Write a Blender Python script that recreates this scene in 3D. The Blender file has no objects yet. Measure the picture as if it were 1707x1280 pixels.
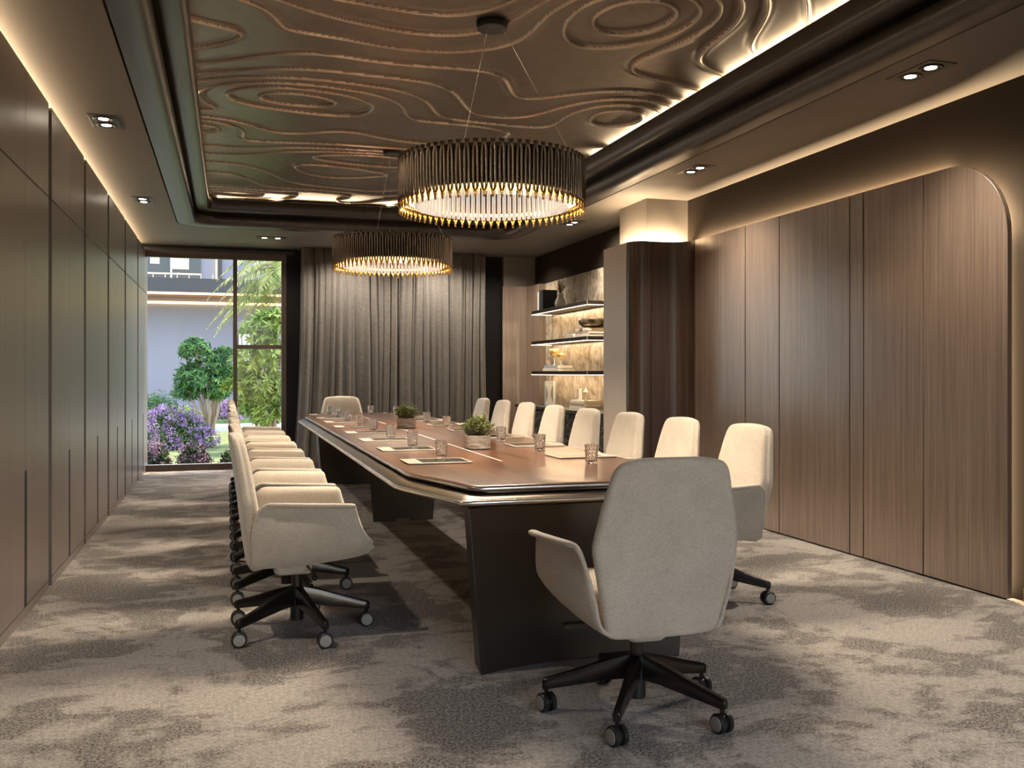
import bpy, bmesh, math, random
import numpy as np
from mathutils import Vector, Matrix
PI = math.pi
random.seed(7)
SC = bpy.context.scene
COL = SC.collection

# ------------------------------------------------------------------ camera
YAW = math.atan(474.5 / 1563.0)
cam_d = bpy.data.cameras.new('camera'); cam = bpy.data.objects.new('camera', cam_d); COL.objects.link(cam)
cam.location = (0, 0, 1.2); cam.rotation_euler = (PI / 2, 0, -YAW)
cam_d.sensor_width = 36; cam_d.lens = 1563.0 * 36 / 1707; cam_d.shift_y = -18 / 1707.0
cam_d.clip_start = 0.05; cam_d.clip_end = 200
SC.camera = cam

# ------------------------------------------------------------------ colour, world, sun
SC.view_settings.view_transform = 'Standard'; SC.view_settings.look = 'None'
SC.view_settings.gamma = 1; SC.view_settings.use_curve_mapping = False
SC.view_settings.exposure = 0.85
SC.cycles.use_denoising = True
SC.cycles.max_bounces = 8; SC.cycles.diffuse_bounces = 4; SC.cycles.glossy_bounces = 4
SC.cycles.transmission_bounces = 8; SC.cycles.caustics_reflective = False; SC.cycles.caustics_refractive = False
SC.cycles.sample_clamp_indirect = 6
W = bpy.data.worlds.new('world'); SC.world = W; W.use_nodes = True
wn = W.node_tree.nodes; wl = W.node_tree.links
bg = wn['Background']
sky = wn.new('ShaderNodeTexSky'); sky.sky_type = 'NISHITA'; sky.sun_disc = False
sky.sun_elevation = math.radians(42); sky.sun_rotation = math.radians(150)
wl.new(sky.outputs['Color'], bg.inputs['Color']); bg.inputs['Strength'].default_value = 0.40

def lamp(name, kind, loc, energy, color=(1, .78, .55), rot=(0, 0, 0), size=None, size_y=None, angle=None, blend=.6, radius=.02):
    d = bpy.data.lights.new(name, kind); d.energy = energy; d.color = color
    o = bpy.data.objects.new(name, d); COL.objects.link(o); o.location = loc; o.rotation_euler = rot
    if kind == 'AREA':
        d.shape = 'RECTANGLE'; d.size = size; d.size_y = size_y
    if kind == 'SPOT':
        d.spot_size = angle; d.spot_blend = blend; d.shadow_soft_size = radius
    if kind == 'POINT': d.shadow_soft_size = radius
    return o
sun = lamp('sun', 'SUN', (0, 20, 20), 4.2, (1, .86, .70), Vector((-.42, -.20, -.86)).to_track_quat('-Z', 'Y').to_euler())
sun.data.angle = math.radians(1.0)

# ------------------------------------------------------------------ materials
MATS = {}
def mat(name, col, rough=.5, metal=0., spec=.5, coat=0., coat_r=.1, trans=0., ior=1.45, emit=None, estr=0., sheen=0.):
    m = bpy.data.materials.new(name); m.use_nodes = True
    b = m.node_tree.nodes['Principled BSDF']
    b.inputs['Base Color'].default_value = (*col, 1); b.inputs['Roughness'].default_value = rough
    b.inputs['Metallic'].default_value = metal; b.inputs['Specular IOR Level'].default_value = spec
    b.inputs['Coat Weight'].default_value = coat; b.inputs['Coat Roughness'].default_value = coat_r
    b.inputs['Transmission Weight'].default_value = trans; b.inputs['IOR'].default_value = ior
    b.inputs['Sheen Weight'].default_value = sheen
    if emit: b.inputs['Emission Color'].default_value = (*emit, 1); b.inputs['Emission Strength'].default_value = estr
    MATS[name] = m
    return m
def nd(m, t, **kw):
    n = m.node_tree.nodes.new(t)
    for k, v in kw.items(): setattr(n, k, v)
    return n
def lk(m, a, b): m.node_tree.links.new(a, b)
def bsdf(m): return m.node_tree.nodes['Principled BSDF']
def pos(m, scale=(1, 1, 1), rot=(0, 0, 0)):
    g = nd(m, 'ShaderNodeNewGeometry'); mp = nd(m, 'ShaderNodeMapping')
    mp.inputs['Scale'].default_value = scale; mp.inputs['Rotation'].default_value = rot
    lk(m, g.outputs['Position'], mp.inputs['Vector']); return mp.outputs['Vector']
def objco(m, scale=(1, 1, 1)):
    g = nd(m, 'ShaderNodeTexCoord'); mp = nd(m, 'ShaderNodeMapping'); mp.inputs['Scale'].default_value = scale
    lk(m, g.outputs['Object'], mp.inputs['Vector']); return mp.outputs['Vector']
def noise(m, vec, scale=1, detail=4, rough=.5, dist=0):
    n = nd(m, 'ShaderNodeTexNoise'); n.inputs['Scale'].default_value = scale; n.inputs['Detail'].default_value = detail
    n.inputs['Roughness'].default_value = rough; n.inputs['Distortion'].default_value = dist
    lk(m, vec, n.inputs['Vector']); return n.outputs['Fac']
def ramp(m, fac, stops):
    r = nd(m, 'ShaderNodeValToRGB'); e = r.color_ramp.elements
    while len(e) < len(stops): e.new(.5)
    for i, (p, c) in enumerate(stops):
        e[i].position = p; e[i].color = (*c, 1) if len(c) == 3 else c
    lk(m, fac, r.inputs['Fac']); return r.outputs['Color']
def mix(m, fac, a, b, mode='MIX'):
    n = nd(m, 'ShaderNodeMix', data_type='RGBA', blend_type=mode)
    if isinstance(fac, (int, float)): n.inputs[0].default_value = fac
    else: lk(m, fac, n.inputs[0])
    for i, s in ((6, a), (7, b)):
        if isinstance(s, tuple): n.inputs[i].default_value = (*s, 1)
        else: lk(m, s, n.inputs[i])
    return n.outputs[2]
def bump(m, h, strength=.3, dist=.002):
    n = nd(m, 'ShaderNodeBump'); n.inputs['Strength'].default_value = strength; n.inputs['Distance'].default_value = dist
    lk(m, h, n.inputs['Height']); lk(m, n.outputs['Normal'], bsdf(m).inputs['Normal'])
def setc(m, c): lk(m, c, bsdf(m).inputs['Base Color'])

def wood(name, dark, light, scale, rough=.38, coat=.0, coat_r=.15, spec=.5):
    m = mat(name, dark, rough, spec=spec, coat=coat, coat_r=coat_r); bsdf(m).inputs['Coat IOR'].default_value = 1.75
    v = pos(m, scale)
    f = noise(m, v, 1, 5, .55, .3)
    v2 = pos(m, tuple(s * 4.5 for s in scale))
    f2 = noise(m, v2, 1, 3, .6)
    c = ramp(m, f, [(.3, dark), (.7, light)])
    c2 = ramp(m, f2, [(.35, (.62, .6, .58)), (.62, (1, 1, 1))])
    setc(m, mix(m, .8, c, c2, 'MULTIPLY'))
    bump(m, f2, .12, .001)
    return m
M_WALLWOOD = wood('walnut_veneer', (.160, .110, .080), (.262, .192, .146), (42, 42, .55), .36, coat=1, coat_r=.27)
M_CABWOOD = wood('cabinet_veneer', (.135, .098, .082), (.225, .178, .155), (45, 45, .5), .40, coat=1, coat_r=.36)
M_TABLEWOOD = wood('table_walnut', (.058, .019, .008), (.205, .086, .040), (11, .55, 11), .30, coat=.5, coat_r=.12)
bsdf(M_TABLEWOOD).inputs['Coat IOR'].default_value = 1.5
M_COLWOOD = wood('shaded_column_veneer', (.040, .022, .015), (.075, .043, .030), (42, 42, .55), .33)  # column walnut with its shade put into a darker colour
M_DARKWOOD = mat('dark_recess_wood', (.02, .011, .007), .5)
M_GAP = mat('black_gap', (.004, .004, .004), .8)
M_PLASTER = mat('brown_plaster', (.022, .016, .011), .85, spec=.12)
bump(M_PLASTER, noise(M_PLASTER, pos(M_PLASTER, (1, 1, 1)), 30, 4), .05, .002)
M_SOFFIT = mat('taupe_ceiling_paint', (.150, .130, .110), .55)
M_FRAME = mat('bronze_lacquer', (.032, .026, .021), .32, spec=.6)
M_RELIEF = mat('metallic_relief', (.175, .145, .115), .36, metal=.7)
v = noise(M_RELIEF, pos(M_RELIEF, (1, 1, 1)), 14, 3, .5)
lk(M_RELIEF, ramp(M_RELIEF, v, [(.3, (.32, .32, .32)), (.7, (.40, .40, .40))]), bsdf(M_RELIEF).inputs['Roughness'])
M_RIDGE = mat('relief_ridge_highlight', (.46, .39, .31), .30, metal=.75)  # highlight along the ridge crests, put into a lighter metal colour
M_BLACK = mat('black_satin', (.012, .011, .011), .35)
M_WALLDARK = mat('black_wall_paint', (.010, .009, .009), .7, spec=.2)
M_BRONZE = mat('dark_bronze_metal', (.06, .05, .043), .34, metal=.9)
M_LIP = mat('brushed_bronze_rim', (.20, .165, .13), .33, metal=.9)
M_STEEL = mat('polished_steel', (.88, .85, .81), .24, metal=.9)
M_INLAY = mat('satin_steel_inlay', (.85, .82, .78), .38, metal=.35)
M_TBASE = mat('table_base_bronze', (.075, .062, .052), .40, metal=.8)
M_WFRAME = mat('window_frame_bronze', (.07, .05, .04), .4, metal=.3)
M_GLASS = mat('crystal_glass', (1, 1, 1), .0, trans=1, ior=1.36)
M_PANE = mat('window_glass', (1, 1, 1), 0, trans=1, ior=1.01)
# thin clear pane: lets sun light straight in
nt = M_PANE.node_tree
tr = nt.nodes.new('ShaderNodeBsdfTransparent'); gl = nt.nodes.new('ShaderNodeBsdfGlossy'); gl.inputs['Roughness'].default_value = .02
mx = nt.nodes.new('ShaderNodeMixShader'); mx.inputs[0].default_value = .008
nt.links.new(tr.outputs[0], mx.inputs[1]); nt.links.new(gl.outputs[0], mx.inputs[2])
nt.links.new(mx.outputs[0], nt.nodes['Material Output'].inputs['Surface'])

# fabric
def fabric(name, a, b, sc=420, rough=.85, sheen=.3):
    m = mat(name, a, rough, sheen=sheen, spec=.25)
    o1 = noise(m, objco(m, (1, 1, .18)), sc, 2, .5)
    o2 = noise(m, objco(m, (.15, .15, 1)), sc, 2, .5)
    blot = noise(m, objco(m), 9, 4, .6)
    mul = nd(m, 'ShaderNodeMath', operation='ADD'); lk(m, o1, mul.inputs[0]); lk(m, o2, mul.inputs[1])
    mul2 = nd(m, 'ShaderNodeMath', operation='MULTIPLY'); lk(m, mul.outputs[0], mul2.inputs[0]); mul2.inputs[1].default_value = .5
    c = ramp(m, mul2.outputs[0], [(.36, a), (.62, b)])
    cb = ramp(m, blot, [(.3, (.86, .85, .84)), (.7, (1, 1, 1))])
    setc(m, mix(m, .9, c, cb, 'MULTIPLY'))
    bump(m, mul2.outputs[0], .35, .0012)
    return m
M_LINEN = fabric('beige_linen', (.43, .37, .297), (.57, .50, .41))
M_PALEPANEL = mat('pale_brushed_panel', (.64, .54, .45), .40, metal=.35)  # paler, horizontally brushed finish for the left face of the column
bump(M_PALEPANEL, noise(M_PALEPANEL, pos(M_PALEPANEL, (8, 8, 220)), 1, 3), .25, .001)
M_CURTAIN = fabric('grey_curtain_cloth', (.080, .072, .063), (.135, .122, .108), 160, .9, .2)

M_CARPET = mat('mottled_carpet', (.3, .27, .23), .95, spec=.1, sheen=.2)
m = M_CARPET
big = noise(m, pos(m, (1, 1, 1), (0, 0, .25)), 1.7, 8, .62, 1.0)
mid = noise(m, pos(m, (1, 1.7, 1)), 4.2, 7, .66, .5)
sp = noise(m, pos(m, (1, 1, 1)), 95, 3, .8)
sp2 = noise(m, pos(m, (1, 1, 1)), 48, 3, .6)
addm = nd(m, 'ShaderNodeMath', operation='MULTIPLY_ADD'); lk(m, mid, addm.inputs[0]); addm.inputs[1].default_value = .55; lk(m, big, addm.inputs[2])
patch = ramp(m, addm.outputs[0], [(.70, (0, 0, 0)), (.82, (1, 1, 1))])
lightc = ramp(m, sp, [(.36, (.30, .265, .228)), (.60, (.54, .49, .43))])
darkc = ramp(m, sp, [(.42, (.045, .036, .029)), (.58, (.40, .36, .31))])
cc = mix(m, patch, darkc, lightc)
cc = mix(m, .75, cc, ramp(m, sp2, [(.33, (.62, .60, .58)), (.6, (1.0, 1.0, 1.0))]), 'MULTIPLY')
edge = ramp(m, addm.outputs[0], [(.70, (1, 1, 1)), (.735, (.74, .70, .66)), (.76, (1, 1, 1))])
cc = mix(m, .8, cc, edge, 'MULTIPLY')
setc(m, cc)
bump(m, sp, .9, .006)

M_MARBLE = mat('beige_marble', (.4, .35, .27), .25)
m = M_MARBLE
n1 = noise(m, pos(m, (1, 1, 1.4), (.5, 0, 0)), 1.7, 9, .62, 2.2)
n2 = noise(m, pos(m, (1, 2.2, .8), (.7, 0, 0)), 2.4, 8, .6, 1.5)
c = ramp(m, n1, [(.32, (.20, .16, .115)), (.5, (.40, .34, .26)), (.68, (.55, .49, .40))])
c2 = ramp(m, n2, [(.44, (1, 1, 1)), (.49, (.42, .34, .26)), (.52, (1, 1, 1))])
setc(m, mix(m, .7, c, c2, 'MULTIPLY'))
M_DMARBLE = mat('dark_marble', (.03, .03, .03), .22)
m = M_DMARBLE
n1 = noise(m, pos(m, (1, .6, 1.5)), 6, 8, .6, 2)
setc(m, ramp(m, n1, [(.46, (.018, .018, .019)), (.5, (.16, .14, .115)), (.53, (.022, .022, .023))]))

M_TUBE = mat('smoked_metal_tube', (.30, .26, .22), .25, metal=1)
M_GOLD = mat('gold_glow_tip', (.85, .55, .20), .22, metal=1)  # lamplight coming through the fin tips, put into their colour
M_ROD = mat('frosted_rod', (.85, .83, .80), .5, emit=(1, .90, .78), estr=.22)
M_LEDW = mat('led_strip', (1, .8, .5), .5, emit=(1, .78, .50), estr=3)
M_LEDG = mat('amber_led', (1, .6, .2), .5, emit=(1, .50, .12), estr=5)
M_LAMP = mat('lamp_lens', (1, .9, .8), .5, emit=(1, .86, .66), estr=12)
M_RUBBER = mat('black_plastic', (.015, .014, .014), .4)
M_CAPGREY = mat('grey_caster_cap', (.30, .275, .245), .45)
M_CHAIRMETAL = mat('black_nickel', (.055, .05, .046), .25, metal=.9)
M_PADF = mat('cream_leather', (.31, .262, .205), .5)
M_PADI = mat('dark_inset', (.030, .024, .020), .18, spec=.6)
M_STONE = mat('grey_stone_planter', (.32, .27, .22), .4)
n1 = noise(M_STONE, objco(M_STONE, (14, 14, 60)), 1, 5, .6, .5)
setc(M_STONE, ramp(M_STONE, n1, [(.35, (.14, .11, .09)), (.65, (.48, .42, .35))]))

def leafmat(name, a, b, sc=12):
    m = mat(name, a, .5, spec=.3)
    setc(m, ramp(m, noise(m, pos(m), sc, 2, .5), [(.35, a), (.65, b)]))
    bsdf(m).inputs['Subsurface Weight'].default_value = 0
    return m
M_HERB = leafmat('herb_leaf', (.040, .062, .014), (.16, .18, .05), 45)
M_BARK = mat('pale_bark', (.33, .25, .18), .8)
M_TWIG = mat('brown_twig', (.10, .07, .04), .8)
M_LEAFD = leafmat('dark_green_leaf', (.035, .10, .035), (.12, .26, .07), 4)
M_LEAFB = leafmat('bright_green_leaf', (.15, .26, .04), (.40, .48, .12), 4)
M_PALM = leafmat('palm_leaflet', (.22, .32, .07), (.55, .58, .22), 3)
M_SHRUB = leafmat('shrub_leaf', (.05, .10, .035), (.16, .24, .08), 5)
M_PURPLE = leafmat('purple_blossom', (.26, .13, .36), (.62, .42, .70), 8)
M_PINK = leafmat('mauve_blossom', (.34, .17, .28), (.62, .42, .50), 8)
M_GRASS = leafmat('lawn_grass', (.20, .25, .09), (.32, .37, .15), 5)
M_SOIL = mat('garden_soil', (.10, .08, .05), .95)
M_BLUEWALL = mat('blue_grey_render', (.21, .225, .275), .8)
M_PAVE = mat('white_stone_kerb', (.70, .70, .68), .7)
M_FASCIA = mat('anthracite_fascia', (.035, .036, .04), .5)
M_WARMSOFFIT = mat('timber_soffit', (.40, .20, .08), .6)
M_DARKGLASS = mat('dark_glazing', (.03, .035, .04), .1)
M_CREAM = mat('cream_wall', (.62, .52, .38), .7)
M_SHEER = mat('pale_curtain', (.55, .48, .38), .8)
M_WHITEP = mat('white_painted_metal', (.8, .8, .8), .5)
M_WHITE = mat('white_ceramic', (.68, .64, .58), .4)
M_PAPER = mat('off_white_paper', (.66, .60, .50), .7)
M_BOOKB = mat('black_book_cloth', (.012, .012, .014), .5)
M_BOOKG = mat('grey_blue_book_cloth', (.30, .33, .38), .6)
M_BOOKT = mat('tan_book_cloth', (.36, .27, .17), .6)
M_BOWL = mat('antique_bronze_bowl', (.20, .16, .10), .3, metal=.7)
M_AMBERG = mat('amber_glass', (.95, .62, .22), .08, metal=.6)

# ------------------------------------------------------------------ mesh helpers
class MB:
    def __init__(s): s.v = []; s.f = []; s.m = []
    def add(s, vs, fs, mi=0):
        o = len(s.v); s.v += [tuple(p) for p in vs]; s.f += [tuple(i + o for i in f) for f in fs]; s.m += [mi] * len(fs)
    def box(s, x0, x1, y0, y1, z0, z1, mi=0):
        s.add([(x0, y0, z0), (x1, y0, z0), (x1, y1, z0), (x0, y1, z0), (x0, y0, z1), (x1, y0, z1), (x1, y1, z1), (x0, y1, z1)],
              [(0, 3, 2, 1), (4, 5, 6, 7), (0, 1, 5, 4), (1, 2, 6, 5), (2, 3, 7, 6), (3, 0, 4, 7)], mi); return s
    def loft(s, rings, caps=True, closed=True, mi=0, loop=False):
        n = len(rings[0]); o = len(s.v)
        for r in rings: s.v += [tuple(p) for p in r]
        R = len(rings)
        for i in range(R if loop else R - 1):
            a = o + i * n; b = o + ((i + 1) % R) * n
            for j in range(n if closed else n - 1):
                k = (j + 1) % n
                s.f.append((a + j, a + k, b + k, b + j)); s.m.append(mi)
        if caps and closed and not loop:
            s.f.append(tuple(o + j for j in range(n))[::-1]); s.m.append(mi)
            s.f.append(tuple(o + (R - 1) * n + j for j in range(n))); s.m.append(mi)
        return s
    def tube(s, pts, r, n=8, mi=0, caps=True):
        pts = [Vector(p) for p in pts]; rr = r if isinstance(r, (list, tuple)) else [r] * len(pts)
        rings = []; up = None
        for i, p in enumerate(pts):
            t = (pts[min(i + 1, len(pts) - 1)] - pts[max(i - 1, 0)]).normalized()
            if up is None: up = Vector((0, 0, 1)) if abs(t.z) < .9 else Vector((1, 0, 0))
            a = t.cross(up).normalized(); b = a.cross(t).normalized(); up = b
            rings.append([p + (a * math.cos(2 * PI * j / n) + b * math.sin(2 * PI * j / n)) * rr[i] for j in range(n)])
        return s.loft(rings, caps, True, mi)
    def lathe(s, prof, n=32, c=(0, 0, 0), mi=0, caps=True):
        return s.loft([[(c[0] + r * math.cos(2 * PI * j / n), c[1] + r * math.sin(2 * PI * j / n), c[2] + z) for j in range(n)] for r, z in prof], caps, True, mi)
    def prism(s, poly, z0, z1, mi=0):
        return s.loft([[(x, y, z0) for x, y in poly], [(x, y, z1) for x, y in poly]], True, True, mi)
    def build(s, name, mats, parent=None, smooth=False, bevel=0, seg=2, sub=0, solid=0, auto=None):
        me = bpy.data.meshes.new(name); me.from_pydata(s.v, [], s.f)
        if not isinstance(mats, (list, tuple)): mats = [mats]
        for m in mats: me.materials.append(m)
        if any(s.m): me.polygons.foreach_set('material_index', s.m)
        bm = bmesh.new(); bm.from_mesh(me); bmesh.ops.recalc_face_normals(bm, faces=bm.faces); bm.to_mesh(me); bm.free()
        if smooth or auto:
            me.polygons.foreach_set('use_smooth', [True] * len(me.polygons))
            if auto: me.set_sharp_from_angle(angle=math.radians(auto))
        o = bpy.data.objects.new(name, me); COL.objects.link(o)
        if parent: o.parent = parent
        if solid:
            k = o.modifiers.new('s', 'SOLIDIFY'); k.thickness = solid; k.offset = 0
        if bevel:
            k = o.modifiers.new('b', 'BEVEL'); k.width = bevel; k.segments = seg; k.limit_method = 'ANGLE'; k.angle_limit = math.radians(35)
            k.harden_normals = False
            me.polygons.foreach_set('use_smooth', [True] * len(me.polygons)); me.set_sharp_from_angle(angle=math.radians(30))
        if sub:
            k = o.modifiers.new('u', 'SUBSURF'); k.levels = sub; k.render_levels = sub
        return o
def raw(name, verts, faces, mats, parent=None, smooth=False, mi=None):
    me = bpy.data.meshes.new(name); me.from_pydata(verts, [], faces)
    if not isinstance(mats, (list, tuple)): mats = [mats]
    for m in mats: me.materials.append(m)
    if mi: me.polygons.foreach_set('material_index', mi)
    if smooth: me.polygons.foreach_set('use_smooth', [True] * len(me.polygons))
    o = bpy.data.objects.new(name, me); COL.objects.link(o)
    if parent: o.parent = parent
    return o
def tag(o, label, cat, group=None, kind=None):
    o['label'] = label; o['category'] = cat
    if group: o['group'] = group
    if kind: o['kind'] = kind
    return o
def struct(o): o['kind'] = 'structure'; return o
def thing(name, label, cat, loc=(0, 0, 0), rz=0, group=None):
    o = bpy.data.objects.new(name, None); COL.objects.link(o); o.location = loc; o.rotation_euler = (0, 0, rz)
    o.empty_display_size = .1
    return tag(o, label, cat, group)
def dup(root, loc, rz=0, label=None, group=None):
    def rec(o, par):
        c = o.copy(); COL.objects.link(c)
        if par: c.parent = par
        for ch in o.children: rec(ch, c)
        return c
    r = rec(root, None); r.location = loc; r.rotation_euler = (0, 0, rz)
    if label: r['label'] = label
    if group: r['group'] = group
    return r
def arc(cx, cy, r, a0, a1, n):
    return [(cx + r * math.cos(math.radians(a0 + (a1 - a0) * i / n)), cy + r * math.sin(math.radians(a0 + (a1 - a0) * i / n))) for i in range(n + 1)]
def rrect(x0, x1, y0, y1, r, n=8):
    r = max(r, .001)
    return (arc(x1 - r, y1 - r, r, 0, 90, n) + arc(x0 + r, y1 - r, r, 90, 180, n) + arc(x0 + r, y0 + r, r, 180, 270, n) + arc(x1 - r, y0 + r, r, 270, 360, n))

# ------------------------------------------------------------------ room shell
H = 2.77; YB = 12.2; YF = -1.6; XL = -.95; XR = 4.01
struct(MB().box(-1.25, 4.3, YF - .1, 12.24, -.12, 0).build('floor', M_CARPET))
struct(MB().box(-1.25, -1.012, YF, 12.46, 0, 2.70).build('wall_left', M_DARKWOOD))
struct(MB().box(-1.35, -1.25, YF, 12.46, 0, 3.2).build('wall_left_outer', M_PLASTER))
struct(MB().box(XR, XR + .15, YF, 12.4, 0, 3.2).build('wall_right', M_PLASTER))
wfb = MB(); wfb.box(-1.3, .20, YF - .12, YF, 0, 3.2); wfb.box(3.2, 4.15, YF - .12, YF, 0, 3.2); wfb.box(.20, 3.2, YF - .12, YF, 2.68, 3.2)
struct(wfb.build('wall_front', M_SOFFIT))
wfb = MB(); wfb.box(.20, 3.2, YF - .08, YF - .02, 2.62, 2.68); wfb.box(.20, 3.2, YF - .08, YF - .02, 0, .06)
for xx in (.20, 1.2, 2.2, 3.14): wfb.box(xx, xx + .06, YF - .08, YF - .02, .06, 2.62)
wf2 = struct(wfb.build('added_window', M_WFRAME))  # unseen glazing added to bring in daylight from behind the camera
MB().box(.26, 3.14, YF - .052, YF - .048, .06, 2.62).build('pane', M_PANE, wf2)
struct(MB().box(-9, 12, YF - 14, YF - .12, -.22, -.12).build('terrace', M_CAPGREY))
struct(MB().box(.715, 4.1, YB, YB + .2, 0, 2.70).build('wall_back', M_WALLDARK))
struct(MB().box(-1.25, 4.1, YB, YB + .2, 2.70, 3.2).build('wall_back_upper', M_WALLDARK))
struct(MB().box(3.56, XR, 12.12, YB, 2.37, H).build('wall_back_bulkhead', M_SOFFIT))
# soffit with rounded opening
OX0, OX1, OY0, OY1, OR = -.50, 3.24, 1.75, 10.62, .30
def ring_pts(inset, z, n=10):
    return [(x, y, z) for x, y in rrect(OX0 + inset, OX1 - inset, OY0 + inset, OY1 - inset, max(OR - inset * .6, .1), n)]
def outer_match(n=10):
    pts = []
    q = n + 1
    corners = [(XR + .02, YB + .02), (-1.26, YB + .02), (-1.26, YF), (XR + .02, YF)]
    for c in corners: pts += [c] * q
    return pts
sf = MB()
rin = ring_pts(-.006, H); rout = [(x, y, H) for x, y in outer_match()]
rin2 = ring_pts(-.006, H + .05); rout2 = [(x, y, H + .05) for x, y in outer_match()]
# build plate top & bottom by explicit quads/tris
def plate(mb, a, b):
    n = len(a); o = len(mb.v); mb.v += a + b
    for j in range(n):
        k = (j + 1) % n
        if b[j] == b[k]: mb.f.append((o + j, o + k, o + n + j))
        else: mb.f.append((o + j, o + k, o + n + k, o + n + j))
        mb.m.append(0)
plate(sf, rin, rout); plate(sf, rin2, rout2); sf.loft([rin, rin2], caps=False)
struct(sf.build('ceiling', M_SOFFIT))
roof = MB().box(-1.35, 4.2, YF - .1, YB + .2, 3.2, 3.3)
struct(roof.build('ceiling_slab', M_BLACK))
# stepped cove frame
prof = [(.006, H + .06), (.006, H), (.05, H), (.10, H), (.14, H + .006), (.165, H + .025), (.175, H + .055), (.175, H + .10),
        (.165, H + .11), (.125, H + .115), (.12, H + .15), (.17, H + .15), (.19, H + .135), (.21, H + .13), (.29, H + .13), (.31, H + .14), (.32, H + .17),
        (.32, H + .25), (.315, H + .262), (.30, H + .266), (.10, H + .266), (.10, H + .38), (.02, H + .38)]
fr = MB()
rings = [ring_pts(i, z, 10) for i, z in prof]
fr.loft(rings, caps=False)
tr1 = fr.build('trim_1', M_FRAME, auto=45); struct(tr1)
# relief ceiling : terraced contour lines
RX0, RX1, RY0, RY1 = OX0 + .12, OX1 - .12, OY0 + .12, OY1 - .12
st = .0068
xs = np.arange(RX0, RX1 + st, st); ys = np.arange(RY0, RY1 + st, st)
GX, GY = np.meshgrid(xs, ys)
phi = GY / .42 + .55 * np.sin(1.7 * GX + .9 * GY + .4) + .38 * np.sin(3.1 * GX - 1.3 * GY + 1.1) + .30 * np.sin(2.3 * GY + .7 * GX * GX) + .16 * np.sin(5.3 * GX + 2.2 * GY)
for (hx, hy, A, sx, sy) in [(.376, 6.55, 3.4, .62, .36), (2.06, 4.45, 3.8, .50, .50), (1.15, 8.25, 3.2, .75, .32), (-.1, 5.0, 2.6, .40, .32),
                            (-.15, 7.5, 2.4, .35, .30), (.1, 10.2, 2.6, .5, .22), (1.75, 7.0, 1.6, .42, .22), (2.75, 6.3, 2.4, .4, .4), (.9, 3.6, 3.0, .5, .4), (2.4, 9.0, 2.6, .5, .4), (1.0, 10.0, 1.6, .5, .25)]:
    phi += A * np.exp(-((GX - hx) / sx) ** 2 - ((GY - hy) / sy) ** 2)
gy, gx = np.gradient(phi, st); gm = np.sqrt(gx * gx + gy * gy) + .12
fr_ = phi - np.floor(phi); dd = np.minimum(fr_, 1 - fr_) / gm
sd = np.where(fr_ < .5, fr_, fr_ - 1) / gm
z = 3.085 - .020 * np.exp(-(dd / .0105) ** 2) + .005 * np.exp(-((sd - .03) / .014) ** 2) - .004 * np.exp(-((sd + .03) / .02) ** 2)
verts = np.stack([GX, GY, z], -1).reshape(-1, 3)
ny, nx = GX.shape
i = np.arange((ny - 1) * (nx - 1)); a = (i // (nx - 1)) * nx + i % (nx - 1)
quads = np.stack([a, a + nx, a + nx + 1, a + 1], -1)
me = bpy.data.meshes.new('ceiling_relief')
me.vertices.add(len(verts)); me.vertices.foreach_set('co', verts.ravel())
me.loops.add(quads.size); me.loops.foreach_set('vertex_index', quads.ravel().astype(np.int32))
me.polygons.add(len(quads)); me.polygons.foreach_set('loop_start', np.arange(0, quads.size, 4, dtype=np.int32))
me.polygons.foreach_set('use_smooth', [True] * len(quads))
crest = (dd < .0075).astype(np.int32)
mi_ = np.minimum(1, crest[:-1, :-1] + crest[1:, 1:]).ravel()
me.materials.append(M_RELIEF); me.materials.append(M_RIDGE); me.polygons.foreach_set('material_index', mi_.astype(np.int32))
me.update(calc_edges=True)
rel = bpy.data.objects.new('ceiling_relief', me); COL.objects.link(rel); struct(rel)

# cove lights of the ceiling relief
AMB = (1, .74, .46)
zc = H + .275
CY = (RY0 + RY1) / 2; CX = (RX0 + RX1) / 2
def strip(name, loc, L, w, energy, rot, color=AMB):
    return lamp(name, 'AREA', loc, energy, color, rot, L, w)
def up_strip(name, x0, y0, x1, y1, z, w, energy, tilt=(0, 0), color=AMB):
    L = math.hypot(x1 - x0, y1 - y0); ang = math.atan2(y1 - y0, x1 - x0)
    o = strip(name, ((x0 + x1) / 2, (y0 + y1) / 2, z), L, w, energy, (PI, 0, 0), color)
    d = Vector((tilt[0], tilt[1], 1)).normalized()
    xax = Vector((math.cos(ang), math.sin(ang), 0)); zax = -d
    yax = zax.cross(xax).normalized()
    o.rotation_euler = Matrix((xax, yax, zax)).transposed().to_euler()
    return o
up_strip('cove_led', OX0 + .20, OY0 + .4, OX0 + .20, OY1 - .4, zc, .05, 10, (.8, 0))
up_strip('cove_led', OX1 - .20, OY0 + .4, OX1 - .20, OY1 - .4, zc, .05, 13, (-.8, 0))
up_strip('cove_led', OX0 + .4, OY1 - .20, OX1 - .4, OY1 - .20, zc, .05, 5.5, (0, -.8))
# glow on the left ceiling strip above the cabinets
up_strip('cabinet_top_led', -1.06, YF, -1.06, 12.1, 2.71, .05, 48, (.9, 0))

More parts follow.
